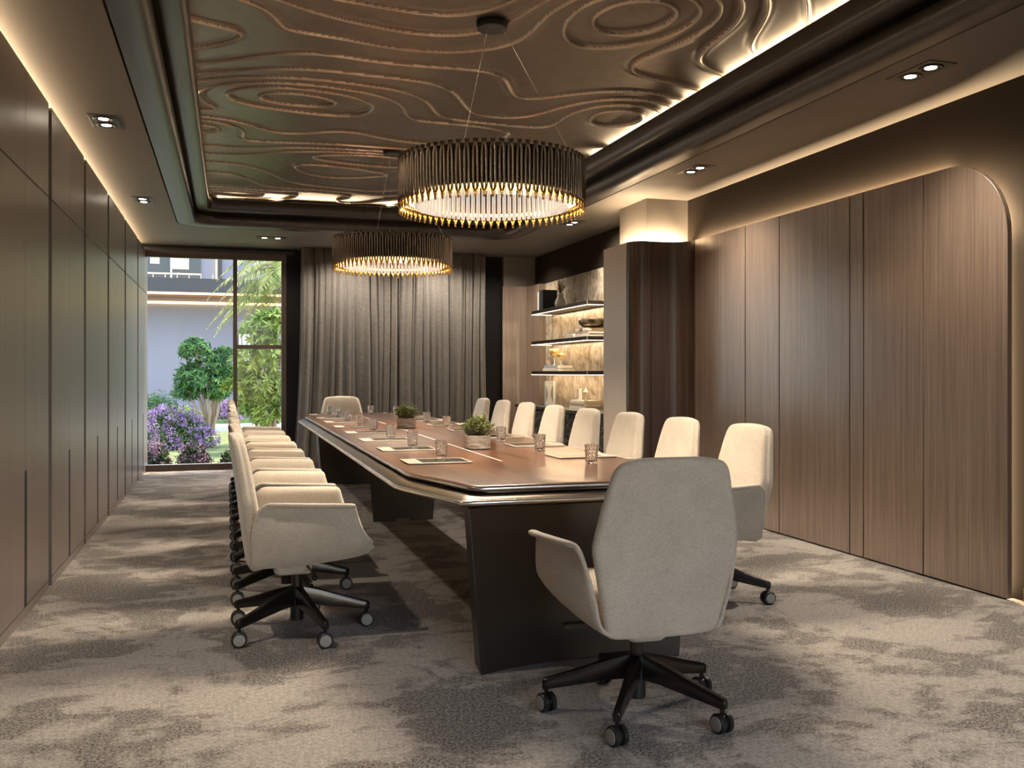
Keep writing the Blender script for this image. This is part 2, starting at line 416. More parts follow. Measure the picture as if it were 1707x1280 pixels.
# ------------------------------------------------------------------ downlights
def downlight_proto(rot=False):
    t = thing('recessed_downlight', 'x', 'downlight')
    MB().box(-.165, .165, -.085, .085, -.004, .03).build('bezel', M_BLACK, t, bevel=.002)
    for sx in (-.075, .075):
        b = MB(); b.lathe([(.062, -.006), (.058, -.010), (.047, -.010), (.045, -.004)], 24, (sx, 0, 0), caps=False)
        r = b.build('lamp_ring', M_BRONZE, t, smooth=True)
        MB().lathe([(.029, -.0075), (.029, -.0045)], 20, (sx, 0, 0)).build('lens', M_LAMP, t)
    return t
dl0 = downlight_proto()
DL = [(3.45, 4.05, 90, 'black twin downlight in the right soffit, nearest the camera', 95),
      (3.45, 6.50, 90, 'black twin downlight in the right soffit above the wall column, second in its row', 125),
      (3.45, 9.20, 90, 'black twin downlight in the right soffit nearest the shelf niche', 120),
      (-.73, 6.33, 90, 'black twin downlight in the left soffit, nearer of the two there', 60),
      (-.73, 9.10, 90, 'black twin downlight in the left soffit close to the window', 60),
      (.485, 11.2, 0, 'black twin downlight in the back soffit in front of the garden window', 60)]
for k, (x, y, r, lab, e) in enumerate(DL):
    if k == 0: dl0.location = (x, y, H); dl0.rotation_euler = (0, 0, math.radians(r)); dl0['label'] = lab; dl0['group'] = 'twin downlights in the soffit'
    else: dup(dl0, (x, y, H), math.radians(r), lab)
    lamp('downlight_beam', 'SPOT', (x, y, H - .02), e * (1.4 if k == 2 else 1), (1, .88, .74), (0, math.radians(-28) if k == 2 else math.radians(-20) if k in (3, 4) else 0, 0), angle=math.radians(125 if k < 3 else 72), blend=1.0 if k < 3 else .75, radius=.04)
for (x, y, e) in [(1.45, 11.5, 75), (2.55, 11.5, 85), (3.45, 11.4, 40), (-.73, 3.55, 70), (3.45, 1.3, 90), (-.73, .8, 70), (1.3, .6, 110), (.485, 11.45, 30)]:
    lamp('downlight_beam', 'SPOT', (x, y, H - .02), e, (1, .88, .74), (0, 0, 0), angle=math.radians(150 if y > 11.3 else 88), blend=.75, radius=.04)

# ------------------------------------------------------------------ left cabinets
def cabinet(y0, y1, label):
    t = thing('tall_cabinet', label, 'cabinet', (XL, y0, 0), 0, 'walnut wall cabinets on the left')
    L = y1 - y0; g = .002; zs = 2.18
    b = MB(); b.box(-.04, -.022, 0, L, .0, 2.698); b.box(-.04, .0, 0, L, 0, .048)
    b.build('body', M_CABWOOD, t)
    mid = L / 2
    for a, c in ((0, mid - g), (mid + g, L)):
        MB().box(-.022, 0, a, c, .053, zs - .004).build('door', M_CABWOOD, t, bevel=.0015)
        MB().box(-.022, 0, a, c, zs + .004, 2.70).build('upper_door', M_CABWOOD, t, bevel=.0015)
    h = MB().box(-.018, .003, mid - .019, mid + .019, .053, .72).build('handle', M_BLACK, t)
    return t
ylist = [11.22, 9.87, 8.52, 7.17, 5.83, 4.49]
labs = ['tall walnut cabinet with slot handle right beside the garden window', 'tall walnut cabinet on the left wall, second from the window',
        'tall walnut cabinet on the left wall, third from the window', 'tall walnut cabinet on the left wall, fourth from the window',
        'tall walnut cabinet on the left wall, second from the left edge of the photo', 'tall walnut cabinet cut off by the left edge of the photo']
for y, l in zip(ylist, labs): cabinet(y, y + 1.24, l)
for k, y in enumerate(ylist[:-1]): struct(MB().box(-1.008, XL - .016, ylist[k + 1] + 1.243, y - .003, 0, 2.695).build('trim_%d' % (k + 3), M_DARKWOOD))

# ------------------------------------------------------------------ right wall panelling
t = thing('wall_paneling', 'dark walnut wall panelling with a rounded top corner and backlit edge, on the right wall', 'wall panelling', (0, 0, 0))
XP = 3.93
cuts = [3.96, 4.59, 5.135, 5.275, 6.10, 6.58, 7.42]
for a, c in zip(cuts[:-1], cuts[1:]):
    a += .006; c -= .006
    if a < 4:
        pr = arc(a + .43, 2.37 - .43, .43, 180, 90, 14)
        poly = [(c, .012), (a, .012)] + pr + [(c, 2.37)]
    else: poly = [(c, .012), (a, .012), (a, 2.37), (c, 2.37)]
    b = MB(); b.loft([[(XP, y, z_) for y, z_ in poly], [(XP + .03, y, z_) for y, z_ in poly]])
    b.build('panel', M_WALLWOOD, t, bevel=.0015)
b = MB(); poly = [(7.42, .0), (4.0, .0)] + arc(3.99 + .42, 2.34 - .42, .42, 180, 90, 14) + [(7.42, 2.34)]
b.loft([[(XP + .028, y, z_) for y, z_ in poly], [(XP + .033, y, z_) for y, z_ in poly]]); b.build('backing', M_GAP, t)
# column skin (concave then convex)
def skin(path, th, z0, z1):
    n = len(path); off = []
    for i in range(n):
        p = Vector(path[max(i - 1, 0)]); q = Vector(path[min(i + 1, n - 1)]); d = (q - p).normalized(); nn = Vector((d.y, -d.x))
        off.append((path[i][0] + nn.x * th, path[i][1] + nn.y * th))
    poly = path + off[::-1]
    return MB().prism(poly, z0, z1)
path = [(XP, 7.43)] + arc(XP - .17, 7.43, .17, 0, 90, 10)
pathA = path + [(3.60, 7.60)]
pathB = [(3.595, 7.60)] + [(3.55, 7.60)] + arc(3.55, 7.73, .13, 270, 180, 10)[1:] 
pathC = [(3.42, 7.742), (3.42, 8.27)]
for pth in (pathA, pathB, pathC):
    skin(pth, .03, .012, 2.37).build('panel', M_PALEPANEL if pth is pathC else M_COLWOOD, t, auto=30)
MB().box(3.46, XR, 7.68, 8.28, 0, 2.34).build('column_core', M_GAP, t)
struct(MB().box(3.60, XR, 7.70, 8.30, 2.345, H).build('wall_column', M_SOFFIT))
# far end panel beside the niche
t2 = thing('wall_paneling', 'narrow dark walnut corner panelling between the curtain and the shelf niche', 'wall panelling')
pth = [(3.90, 11.62), (3.90, 11.93)] + arc(3.72, 11.93, .18, 0, 90, 8)[1:] + [(3.545, 12.11)]
skin(pth, .03, .012, 2.37).build('panel', M_WALLWOOD, t2, auto=30)
MB().box(3.93, XR, 11.62, 11.66, .012, 2.37).build('end_panel', M_WALLWOOD, t2)
# backlight behind the panelling
up_strip('panel_halo_led', 3.985, 4.45, 3.985, 7.5, 2.335, .025, 60, (2.5, 0))
n = 9
for k in range(n):
    a = math.radians(180 - 90 * (k + .5) / n); r = .31
    y = 4.39 + r * math.cos(a); zz = 1.94 + r * math.sin(a)
    o = lamp('panel_halo_led', 'AREA', (3.985, y, zz), 1.6, AMB, (0, 0, 0), .025, .066)
    d = Vector((0, math.cos(a), math.sin(a))); o.rotation_euler = (-d).to_track_quat('-Z', 'Y').to_euler() if False else d.to_track_quat('-Z', 'X').to_euler()
o = lamp('panel_halo_led', 'AREA', (3.985, 4.07, .98), 9, AMB, (PI / 2, 0, PI), .025, 1.9)
o.rotation_euler = Matrix((Vector((1, 0, 0)), Vector((0, 0, -1)), Vector((0, 1, 0)))).transposed().to_euler()
up_strip('column_halo_led', 3.52, 7.65, 3.95, 7.65, 2.352, .03, 9, (0, .8))
up_strip('column_halo_led', 3.53, 7.7, 3.53, 8.25, 2.352, .03, 9, (.8, 0))
up_strip('column_halo_led', 3.70, 12.13, 3.95, 12.13, 2.372, .02, .8, (0, 0))
struct(MB().box(XR - .014, XR, 1.0, 3.93, 0, .07).build('baseboard_right', M_LIP))

# ------------------------------------------------------------------ niche, shelves, sideboard
struct(MB().box(XR - .02, XR, 8.28, 11.62, .8, 2.375).build('wall_niche_marble', M_MARBLE))
for k, (zb, lab) in enumerate([(1.94, 'top bronze wall shelf with glowing underside edge in the marble niche'),
                               (1.555, 'middle bronze wall shelf with glowing underside edge in the marble niche'),
                               (1.178, 'lowest bronze wall shelf with glowing underside edge in the marble niche')]):
    s = thing('wall_shelf', lab, 'shelf', (3.72, 9.46, zb), 0, 'lit shelves in the niche')
    MB().box(0, .268, 0, 1.94, .006, .048).build('board', M_BRONZE, s, bevel=.002)
    f = MB(); f.box(.002, .012, 0, 1.94, 0, .006); f.box(.002, .27, 1.925, 1.935, 0, .006); f.box(.002, .27, .002, .012, 0, .006); f.build('light_strip', M_LEDW, s)
    MB().box(-.002, .006, -.004, .004, 0, .048).build('corner_trim', M_STEEL, s)
    o = lamp('shelf_led', 'AREA', (3.86, 10.43, zb - .004), 5, AMB, (0, 0, 0), .2, 1.85)
    up_strip('x', 0, 0, 1, 0, 50, .1, 0.0) if False else None
sb = thing('sideboard', 'black marble sideboard standing in the niche under the shelves', 'sideboard', (3.56, 8.3, 0))
MB().box(0, .43, 0, 3.3, .765, .80).build('worktop', M_DMARBLE, sb, bevel=.003)
MB().box(.03, .43, .01, 3.29, 0, .762).build('body', M_BLACK, sb)
for k in range(5):
    d = MB().box(.008, .029, .02 + k * .655, .02 + k * .655 + .645, .06, .75).build('door', M_DMARBLE, sb, bevel=.003)
    MB().box(-.004, .008, .02 + k * .655 + .56, .02 + k * .655 + .57, .35, .55).build('handle', M_BRONZE, d)

# shelf objects -----------------------------------------------------
def book(x, y, z, sx, sy, sz, m, label, group=None, rz=0, stand=False):
    t = thing('book', label, 'book', (x, y, z), rz, group)
    # lying: thickness sz ; standing: thickness sy, height sz. spine faces -X
    c = MB()
    if stand:
        c.box(0, sx, 0, .003, 0, sz); c.box(0, sx, sy - .003, sy, 0, sz); c.box(0, .003, .003, sy - .003, 0, sz); c.build('cover', m, t)
        MB().box(.003, sx - .004, .003, sy - .003, .003, sz - .003).build('pages', M_PAPER, t)
    else:
        c.box(0, sx, 0, sy, 0, .003); c.box(0, sx, 0, sy, sz - .003, sz); c.box(0, .003, 0, sy, .003, sz - .003); c.build('cover', m, t)
        MB().box(.003, sx - .004, .003, sy - .004, .003, sz - .003).build('pages', M_PAPER, t)
    return t
S1, S2, S3, CT = 1.988, 1.603, 1.226, .80
book(3.76, 11.24, S1, .17, .03, .235, M_WHITE, 'white upright book at the far end of the top shelf', 'upright books on the top shelf', stand=True)
book(3.76, 11.20, S1, .17, .025, .245, M_BOOKG, 'grey upright book between the white and the black book', 'upright books on the top shelf', stand=True)
book(3.755, 11.05, S1, .19, .14, .25, M_BOOKB, 'thick black upright book beside the vase', 'upright books on the top shelf', stand=True)
vz = thing('flower_vase', 'small cream vase with a loose green plant on the top shelf', 'vase', (3.83, 10.62, S1))
MB().lathe([(.045, 0), (.062, .02), (.066, .06), (.05, .10), (.036, .125), (.036, .165), (.041, .17), (.034, .168), (.03, .12)], 24).build('vessel', M_WHITE, vz, smooth=True)
def sprig(mb_s, mb_l, base, tip, n, size, spread, rnd):
    b = Vector(base); tpt = Vector(tip); midp = (b + tpt) / 2 + Vector((0, 0, (tpt - b).length * .12))
    pts = [b.lerp(midp, u * 2) if u < .5 else midp.lerp(tpt, u * 2 - 1) for u in (0, .25, .5, .75, 1)]
    mb_s.tube(pts, [.0018, .0016, .0014, .001, .0006], 4)
    for i in range(n):
        u = .25 + .75 * i / n; q = b.lerp(midp, min(1, u * 2)) if u < .5 else midp.lerp(tpt, u * 2 - 1)
        leaf(mb_l, q, Vector((rnd.gauss(0, 1), rnd.gauss(0, 1), rnd.uniform(-.2, 1))).normalized(), size * rnd.uniform(.6, 1.2), size * .38, rnd)
def leaf(mb, p, d, L, w, rnd):
    s = d.cross(Vector((rnd.uniform(-1, 1), rnd.uniform(-1, 1), rnd.uniform(-1, 1))))
    if s.length < 1e-4: s = Vector((1, 0, 0))
    s = s.normalized() * w / 2; nrm = d.cross(s).normalized() * L * .08
    o = len(mb.v)
    mb.v += [tuple(p), tuple(p + d * L * .45 + s + nrm), tuple(p + d * L), tuple(p + d * L * .45 - s + nrm)]
    mb.f.append((o, o + 1, o + 2, o + 3)); mb.m.append(0)
rnd = random.Random(3); a_, b_ = MB(), MB()
for k in range(26):
    an = rnd.uniform(0, 2 * PI); r = rnd.uniform(.02, .12)
    sprig(a_, b_, (0, 0, .15), (r * math.cos(an), r * 1.25 * math.sin(an), rnd.uniform(.24, .38)), 16, .018, 0, rnd)
a_.build('stem', M_TWIG, vz); raw('foliage', b_.v, b_.f, M_HERB, vz)
# figurine-like dark finial on the top shelf
q = thing('sculpture', 'small dark abstract sculpture behind the vase on the top shelf', 'sculpture', (3.90, 10.33, S1))
MB().lathe([(.028, 0), (.03, .008), (.012, .02), (.018, .05), (.026, .08), (.014, .11), (.006, .15), (.002, .16)], 16).build('figure', M_BOWL, q, smooth=True)
# second shelf
for k, (dz, sy, m, l) in enumerate([(0, .40, M_PAPER, 'large cream book lying at the bottom of the stack under the bronze bowl'),
                                    (.036, .36, M_BOOKT, 'tan book lying in the middle of the stack under the bronze bowl'),
                                    (.066, .33, M_PAPER, 'cream book on top of the stack, directly under the bronze bowl')]):
    book(3.75, 9.50 + k * .03, S2 + dz, .21, sy, .034 if k == 0 else .028, m, l, 'books lying on the middle shelf')
for k, l in enumerate(['white magazine lying open-edged at the bottom of the small pile on the middle shelf', 'white magazine on top of the small pile on the middle shelf']):
    book(3.76, 9.98 + .03 * k, S2 + .024 * k, .18, .26 - .05 * k, .022, M_WHITE, l, 'white magazines on the middle shelf')
bw = thing('bowl', 'wide antique bronze bowl on top of the book stack', 'bowl', (3.86, 9.69, S2 + .095))
MB().lathe([(.05, 0), (.10, .012), (.135, .045), (.142, .085), (.136, .105), (.130, .105), (.134, .08), (.12, .045), (.06, .02)], 36).build('vessel', M_BOWL, bw, smooth=True)
# third shelf
book(3.74, 10.45, S3, .22, .56, .034, M_PAPER, 'grey-white book lying below the goblets, lower of the pair', 'books under the goblets')
book(3.75, 10.50, S3 + .036, .20, .50, .034, M_BOOKG, 'blue-grey book lying directly under the two goblets', 'books under the goblets')
def goblet(y, h, r, label):
    g = thing('goblet', label, 'goblet', (3.84, y, S3 + .072), 0, 'amber goblets on the lowest shelf')
    MB().lathe([(.034, 0), (.034, .003), (.006, .008), (.005, h * .55)], 20).build('stem', M_WHITE, g, smooth=True)
    MB().lathe([(.005, h * .55), (r * .7, h * .62), (r, h * .78), (r * .96, h), (r * .90, h), (r * .93, h * .78), (r * .6, h * .66), (.004, h * .6)], 28).build('cup', M_AMBERG, g, smooth=True)
goblet(10.86, .20, .062, 'taller amber goblet with a pale stem on the lowest shelf')
goblet(10.62, .14, .050, 'shorter amber goblet on the lowest shelf')
# sideboard objects
book(3.80, 11.10, CT, .15, .03, .30, M_BOOKG, 'blue-grey book standing upright on the sideboard', None, stand=True)
pf = thing('art_board', 'cream standing board with a curved two-tone pattern on the sideboard', 'art board', (3.80, 10.78, CT))
MB().box(0, .02, 0, .30, 0, .30).build('board', M_PAPER, pf)
for q in (0, 1):
    b = MB(); pts = [(.02 if q == 0 else .28, .05)] + [((.02 + .08 * math.sin(PI * i / 8)) if q == 0 else (.28 - .08 * math.sin(PI * i / 8)), .05 + .2 * i / 8) for i in range(9)]
    b.loft([[(-.002, y, z_) for y, z_ in pts], [(.0, y, z_) for y, z_ in pts]])
    b.build('pattern', M_BOOKT, pf)
for k, (dz, m, l) in enumerate([(0, M_PAPER, 'cream book lying at the bottom of the sideboard stack'), (.032, M_BOOKT, 'tan book lying in the middle of the sideboard stack'), (.064, M_PAPER, 'cream book on top of the sideboard stack')]):
    book(3.76, 9.62 + .03 * k, CT + dz, .20, .50 - .04 * k, .030, m, l, 'books lying on the sideboard')
q = thing('candle_holder', 'small square white candle holder on the sideboard book stack', 'candle holder', (3.83, 9.98, CT + .095))
fb = MB(); fb.box(-.02, .02, -.03, -.02, 0, .13); fb.box(-.02, .02, .02, .03, 0, .13); fb.box(-.02, .02, -.02, .02, 0, .012); fb.box(-.02, .02, -.02, .02, .118, .13)
fb.build('frame', M_WHITE, q); MB().lathe([(.012, .012), (.012, .05), (.002, .056)], 12).build('candle', M_BOOKB, q, smooth=True)
q = thing('figurine', 'small white bird-like figurine on the sideboard book stack', 'figurine', (3.83, 9.78, CT + .095))
MB().lathe([(.022, 0), (.026, .004), (.006, .012), (.005, .05), (.02, .065), (.034, .085), (.026, .105), (.008, .125), (.002, .145)], 20).build('body', M_WHITE, q, smooth=True)

# ------------------------------------------------------------------ window, curtain
def frame_box(mb, x0, x1, z0, z1, y0=YB, y1=YB + .07): mb.box(x0, x1, y0, y1, z0, z1)
w = MB()
frame_box(w, -.95, .715, 2.62, 2.70); frame_box(w, .655, .715, .0, 2.62); frame_box(w, .068, .118, .075, 2.62); frame_box(w, .118, .655, 1.505, 1.555)
frame_box(w, -.95, .655, .0, .075)
wf = struct(w.build('window_1', M_WFRAME))
pn = MB(); pn.box(-.95, .068, YB + .03, YB + .036, .075, 2.62); pn.box(.118, .655, YB + .03, YB + .036, .075, 1.505); pn.box(.118, .655, YB + .03, YB + .036, 1.555, 2.62)
pn.build('pane', M_PANE, wf)
struct(MB().box(-1.25, .80, YB - .005, YB + .001, 2.70, 2.735).build('trim_2', M_BLACK))
struct(MB().box(-1.25, .9, YB + .07, YB + .6, -.12, .03).build('window_1_sill', M_PAVE))
# curtain: pleated sheet
def curtain(x0, x1, ybase, z0, z1, label, seed, flare=0):
    r = random.Random(seed); n = 340; m_ = 30
    ph = 0; xs_ = []; phs = []
    for i in range(n + 1):
        u = i / n; xs_.append(x0 + (x1 - x0) * u)
        ph += 2 * PI * 21 / n * (1 + .45 * math.sin(u * 23 + seed) + .3 * math.sin(u * 51)); phs.append(ph)
    vs = []
    for j in range(m_ + 1):
        t_ = j / m_; zz = z1 + (z0 - z1) * t_
        for i in range(n + 1):
            a = phs[i]; amp = .045 * (.55 + .45 * t_) * (1 + .35 * math.sin(a * .31))
            y = ybase + amp * math.sin(a + .35 * math.sin(2.2 * t_ + a * .2)) + .012 * math.sin(3.3 * a + 2 * t_)
            xx = xs_[i] + .018 * math.cos(a) + .02 * math.sin(a * .13 + 3 * t_) * t_ - flare * t_ * t_ * (1 - i / n) ** 6
            vs.append((xx, y, zz))
    fs = [(j * (n + 1) + i, j * (n + 1) + i + 1, (j + 1) * (n + 1) + i + 1, (j + 1) * (n + 1) + i) for j in range(m_) for i in range(n)]
    o = raw('curtain', vs, fs, M_CURTAIN, None, True)
    k = o.modifiers.new('s', 'SOLIDIFY'); k.thickness = .004
    return tag(o, label, 'curtain')
curtain(.86, 3.25, 11.97, .01, 2.765, 'floor-length grey pleated curtain covering the back wall beside the window', 4, .10)

# ------------------------------------------------------------------ conference table
TX = 1.37
def octo(x0, x1, y0, y1, cx, cy, r=.06, n=5):
    pts = [(x1, y0 + cy), (x1, y1 - cy), (x1 - cx, y1), (x0 + cx, y1), (x0, y1 - cy), (x0, y0 + cy), (x0 + cx, y0), (x1 - cx, y0)]
    out = []
    for i, p in enumerate(pts):
        P_ = Vector(p); A = Vector(pts[i - 1]); B = Vector(pts[(i + 1) % len(pts)])
        a = P_ + (A - P_).normalized() * r; b = P_ + (B - P_).normalized() * r
        for k in range(n + 1):
            u = k / n; q_ = a.lerp(P_, u).lerp(P_.lerp(b, u), u); out.append((q_.x, q_.y))
    return out
tb = thing('conference_table', 'long walnut conference table with bronze stepped rim and chamfered corners', 'table', (0, 0, 0))
WX0, WX1, WY0, WY1 = .765, 1.975, 3.53, 10.47
def oring(d, z_, dc=0): return [(x, y, z_) for x, y in octo(WX0 - d, WX1 + d, WY0 - d, WY1 + d, .15 + dc, .60, .06)]
b = MB(); b.loft([oring(-.02, .735), oring(-.001, .738), oring(0, .742), oring(0, .755), oring(-.004, .7595), oring(-.012, .7605)])
b.build('tabletop', M_TABLEWOOD, tb, auto=40)
b = MB(); b.loft([oring(-.0005, .7415), oring(.0015, .7425), oring(.0025, .748), oring(.0015, .754), oring(-.0005, .756)], caps=False)
b.build('edge_trim', M_STEEL, tb, smooth=True)
b = MB(); b.loft([oring(-.03, .738), oring(-.03, .730), oring(.0, .729), oring(.060, .712), oring(.066, .704), oring(.064, .694), oring(.04, .685), oring(-.06, .668), oring(-.16, .660)])
b.build('rim', M_LIP, tb, auto=50)
b = MB(); b.loft([oring(.060, .7125), oring(.066, .7095), oring(.0685, .704), oring(.066, .699)], caps=False)
b.build('rim_trim', M_STEEL, tb, smooth=True)
b = MB(); b.box(1.309, 1.317, 4.5, 9.5, .7600, .7614); b.build('inlay', M_INLAY, tb)
b = MB(); b.box(1.455, 1.458, 4.5, 9.5, .7600, .7609); b.build('inlay', M_BRONZE, tb)
def slab_leg(yc, sgn, wt, wb_, sag, th, name='pedestal'):
    rings = []
    for z_, w_, dy in ((0, wb_, .0), (.665, wt, .0)):
        outer = []; inner = []
        for i in range(17):
            u = -1 + i / 8.0
            outer.append((TX + .03 + u * w_, yc + sgn * (sag * (1 - u * u) + dy), z_))
            inner.append((TX + .03 + u * (w_ - .012), yc + sgn * (sag * (1 - u * u) + dy + th), z_))
        rings.append(outer + inner[::-1])
    return MB().loft(rings).build(name, M_TBASE, tb, bevel=.003)
slab_leg(3.60, 1, .485, .435, .09, .14)
slab_leg(10.42, -1, .485, .435, .09, .14)
for yc in (7.62,):
    rings = []
    for z_, w_ in ((0, .245), (.665, .30)):
        rings.append([(TX - w_, yc - .07, z_), (TX + w_, yc - .07, z_), (TX + w_ * .9, yc + .07, z_), (TX - w_ * .9, yc + .07, z_)])
    MB().loft(rings).build('pedestal', M_TBASE, tb, bevel=.003)
    MB().box(TX - .06, TX + .05, yc - .078, yc - .069, 0.0, .022).build('floor_box', M_CAPGREY, tb)

# ------------------------------------------------------------------ chair
def sm(a, b, t_): return a + (b - a) * t_
def backsec(z_, w_, xr, th, n=20):
    # rounded rectangle cross-section ; xr = rear x, front = xr+th
    pts = []
    r = min(.028, th * .42)
    front_w = w_ - .012
    for cx, cy, a0 in ((xr + th - r, front_w - r, 0), (xr + r, w_ - r, 90), (xr + r, -(w_ - r), 180), (xr + th - r, -(front_w - r), 270)):
        for k in range(6):
            a = math.radians(a0 + 90 * k / 5)
            pts.append((cx + r * math.cos(a), cy + r * math.sin(a), z_))
        if a0 == 90:
            for k in range(1, 6):
                u = k / 6; y = (w_ - r) * (1 - 2 * u); pts.append((xr - .016 * (1 - (1 - 2 * u) ** 2), y, z_))
    return pts
def make_chair(label, group):
    t = thing('conference_chair', label, 'chair', (0, 0, 0), 0, group)
    # backrest shell   z, halfwidth, rear x, thickness
    lev = [(.322, .165, -.200, .03), (.326, .190, -.208, .045), (.340, .205, -.214, .055), (.40, .217, -.224, .06), (.50, .239, -.238, .066), (.60, .261, -.250, .07), (.635, .266, -.253, .07), (.66, .262, -.257, .07),
           (.76, .240, -.270, .066), (.85, .219, -.284, .06), (.882, .209, -.290, .056), (.902, .196, -.292, .050), (.913, .172, -.290, .040), (.918, .11, -.284, .02)]
    b = MB(); rings = []
    for z_, w_, xr, th in lev:
        rg = backsec(z_, w_, xr, th)
        if z_ > .88: rg = [(x, y, zz + .012 * (1 - (y / .2) ** 2)) for x, y, zz in rg]
        rings.append(rg)
    b.loft(rings); b.build('backrest', M_LINEN, t, smooth=True, sub=1)
    # front cushion with head seam
    def cushion(levels, name):
        b = MB(); rings = []
        for z_, w_, xf, th in levels:
            pts = []
            for k in range(21):
                a = PI * k / 20 - PI / 2; y = w_ * math.sin(a); c = abs(math.cos(a)) ** .35
                pts.append((xf + th * c, y, z_ + (.010 * (1 - (y / .2) ** 2) if z_ > .86 else 0)))
            for k in range(1, 8):
                y = w_ * (1 - 2 * k / 8); pts.append((xf - .02, y, z_ + (.010 * (1 - (y / .2) ** 2) if z_ > .86 else 0)))
            rings.append(pts)
        b.loft(rings); return b.build(name, M_LINEN, t, smooth=True)
    xf = lambda z_: -.185 - .085 * (max(z_ - .5, 0) / .4) ** 1.0 if z_ > .5 else -.185
    cushion([(z_, w_, xf(z_) - .006, th) for z_, w_, th in ((.44, .17, .01), (.455, .195, .024), (.52, .212, .034), (.62, .226, .036), (.70, .215, .032), (.80, .19, .026), (.835, .180, .022), (.842, .176, .012))], 'back_cushion')
    cushion([(z_, w_, xf(z_) - .006, th) for z_, w_, th in ((.846, .176, .012), (.853, .176, .020), (.875, .168, .016), (.892, .155, .008), (.900, .13, .001))], 'headrest_panel')
    # seat shell and cushion
    b = MB(); rings = []
    for x, w_, zt, zb_ in ((-.215, .15, .40, .36), (-.20, .20, .425, .340), (-.10, .225, .43, .335), (.05, .235, .432, .345), (.18, .24, .432, .365), (.28, .235, .425, .385), (.325, .215, .415, .395), (.335, .19, .408, .402)):
        pts = []
        for k in range(24):
            a = 2 * PI * k / 24; c, s_ = math.cos(a), math.sin(a)
            pts.append((x, w_ * abs(c) ** .6 * (1 if c > 0 else -1), (zt + zb_) / 2 + (zt - zb_) / 2 * abs(s_) ** .5 * (1 if s_ > 0 else -1)))
        rings.append(pts)
    b.loft(rings); b.build('seat', M_LINEN, t, smooth=True)
    b = MB(); rings = []
    for x, w_, zt, zb_ in ((-.19, .18, .46, .43), (-.17, .205, .478, .42), (0, .22, .478, .42), (.18, .225, .474, .42), (.27, .222, .462, .42), (.315, .205, .445, .418), (.33, .18, .43, .417)):
        pts = []
        for k in range(24):
            a = 2 * PI * k / 24; c, s_ = math.cos(a), math.sin(a)
            pts.append((x, w_ * abs(c) ** .5 * (1 if c > 0 else -1), (zt + zb_) / 2 + (zt - zb_) / 2 * abs(s_) ** .6 * (1 if s_ > 0 else -1)))
        rings.append(pts)
    b.loft(rings); b.build('seat_cushion', M_LINEN, t, smooth=True)
    # arms
    for sg in (-1, 1):
        rows = [(.338, .180, -.205, .250), (.352, .222, -.195, .318), (.395, .262, -.183, .322), (.46, .288, -.200, .295), (.53, .300, -.205, .262), (.59, .305, -.195, .243), (.612, .306, -.170, .238), (.622, .312, -.155, .236), (.626, .330, -.145, .232), (.625, .350, -.135, .228)]
        vs = []; nc = 13
        for ri, (z_, y, xa, xb) in enumerate(rows):
            for k in range(nc):
                u = k / (nc - 1); x = sm(xa, xb, u)
                yy0 = 0; zz = z_ + (.014 * (.45 - u) if z_ > .5 else 0) + (.035 * (u ** 2) if ri < 3 else 0)
                yy = y - .012 * max(0, u - .8) / .2
                if z_ > .58: yy -= .034 * (1 - u)
                bw_ = .205 + (z_ - .34) / .295 * .061
                if z_ < .605: yy = sm(min(yy, bw_ + .012), yy, min(1, u / .38) ** .6)
                if z_ < .5: x -= .02 * (1 - u) ** 3
                if k == 0:   # rear flange folding outwards, tapering down
                    f = max(0, min(1, (z_ - .50) / .12)); yy = yy + .022 * f if z_ < .6225 else yy; x -= .006 * f
                vs.append((x, sg * yy, zz))
        fs = [(r * nc + k, r * nc + k + 1, (r + 1) * nc + k + 1, (r + 1) * nc + k) for r in range(len(rows) - 1) for k in range(nc - 1)]
        b = MB(); b.add(vs, fs); b.build('armrest', M_LINEN, t, smooth=True, solid=.020, sub=1)
    # mechanism
    mh = MB(); mh.loft([[(x * s_ - .02, y * s_, z_) for x, y in rrect(-.085, .085, -.07, .07, .03, 4)] for z_, s_ in ((.275, .86), (.285, 1), (.345, 1.05))])
    mc = mh.build('mechanism', M_LINEN, t, auto=40)
    lv = MB(); lv.tube([(.04, -.06, .315), (.06, -.15, .30), (.06, -.20, .295)], .006, 8); lv.tube([(.06, -.19, .296), (.06, -.245, .292)], .011, 10)
    lv.build('lever', M_CHAIRMETAL, mc, smooth=True)
    lv = MB(); lv.tube([(.05, .05, .315), (.08, .17, .305)], .006, 8); lv.box(.06, .10, .17, .25, .296, .312); lv.build('lever', M_CHAIRMETAL, mc)
    MB().lathe([(.026, .18), (.026, .279)], 20).build('gas_column', M_CHAIRMETAL, t, auto=30)
    # star base
    hb = MB(); hb.lathe([(.030, .055), (.030, .12), (.036, .125), (.036, .205), (.030, .212)], 20); hub = hb.build('hub', M_RUBBER, t, auto=30)
    for k in range(5):
        a = math.radians(72 * k)
        R = Matrix.Rotation(a, 3, 'Z')
        rings = []
        for x, wt, wb2, zt, zb_ in ((.02, .017, .022, .212, .125), (.10, .014, .020, .190, .118), (.22, .011, .017, .150, .098), (.315, .009, .015, .122, .082), (.330, .009, .015, .117, .080), (.337, .008, .013, .112, .082)):
            rings.append([R @ Vector(p) for p in ((x, -wt, zt), (x, wt, zt), (x, wb2, sm(zt, zb_, .35)), (x, wb2 * .8, zb_), (x, -wb2 * .8, zb_), (x, -wb2, sm(zt, zb_, .35)))])
        b = MB(); b.loft(rings); leg = b.build('leg', M_CHAIRMETAL, t, bevel=.002)
        # caster : twin wheels, swivelled so that the wheel discs face sideways
        cpos = R @ Vector((.322, 0, 0))
        ca = Matrix.Translation(cpos) @ Matrix.Rotation(CA, 4, 'Z')
        cst = MB()
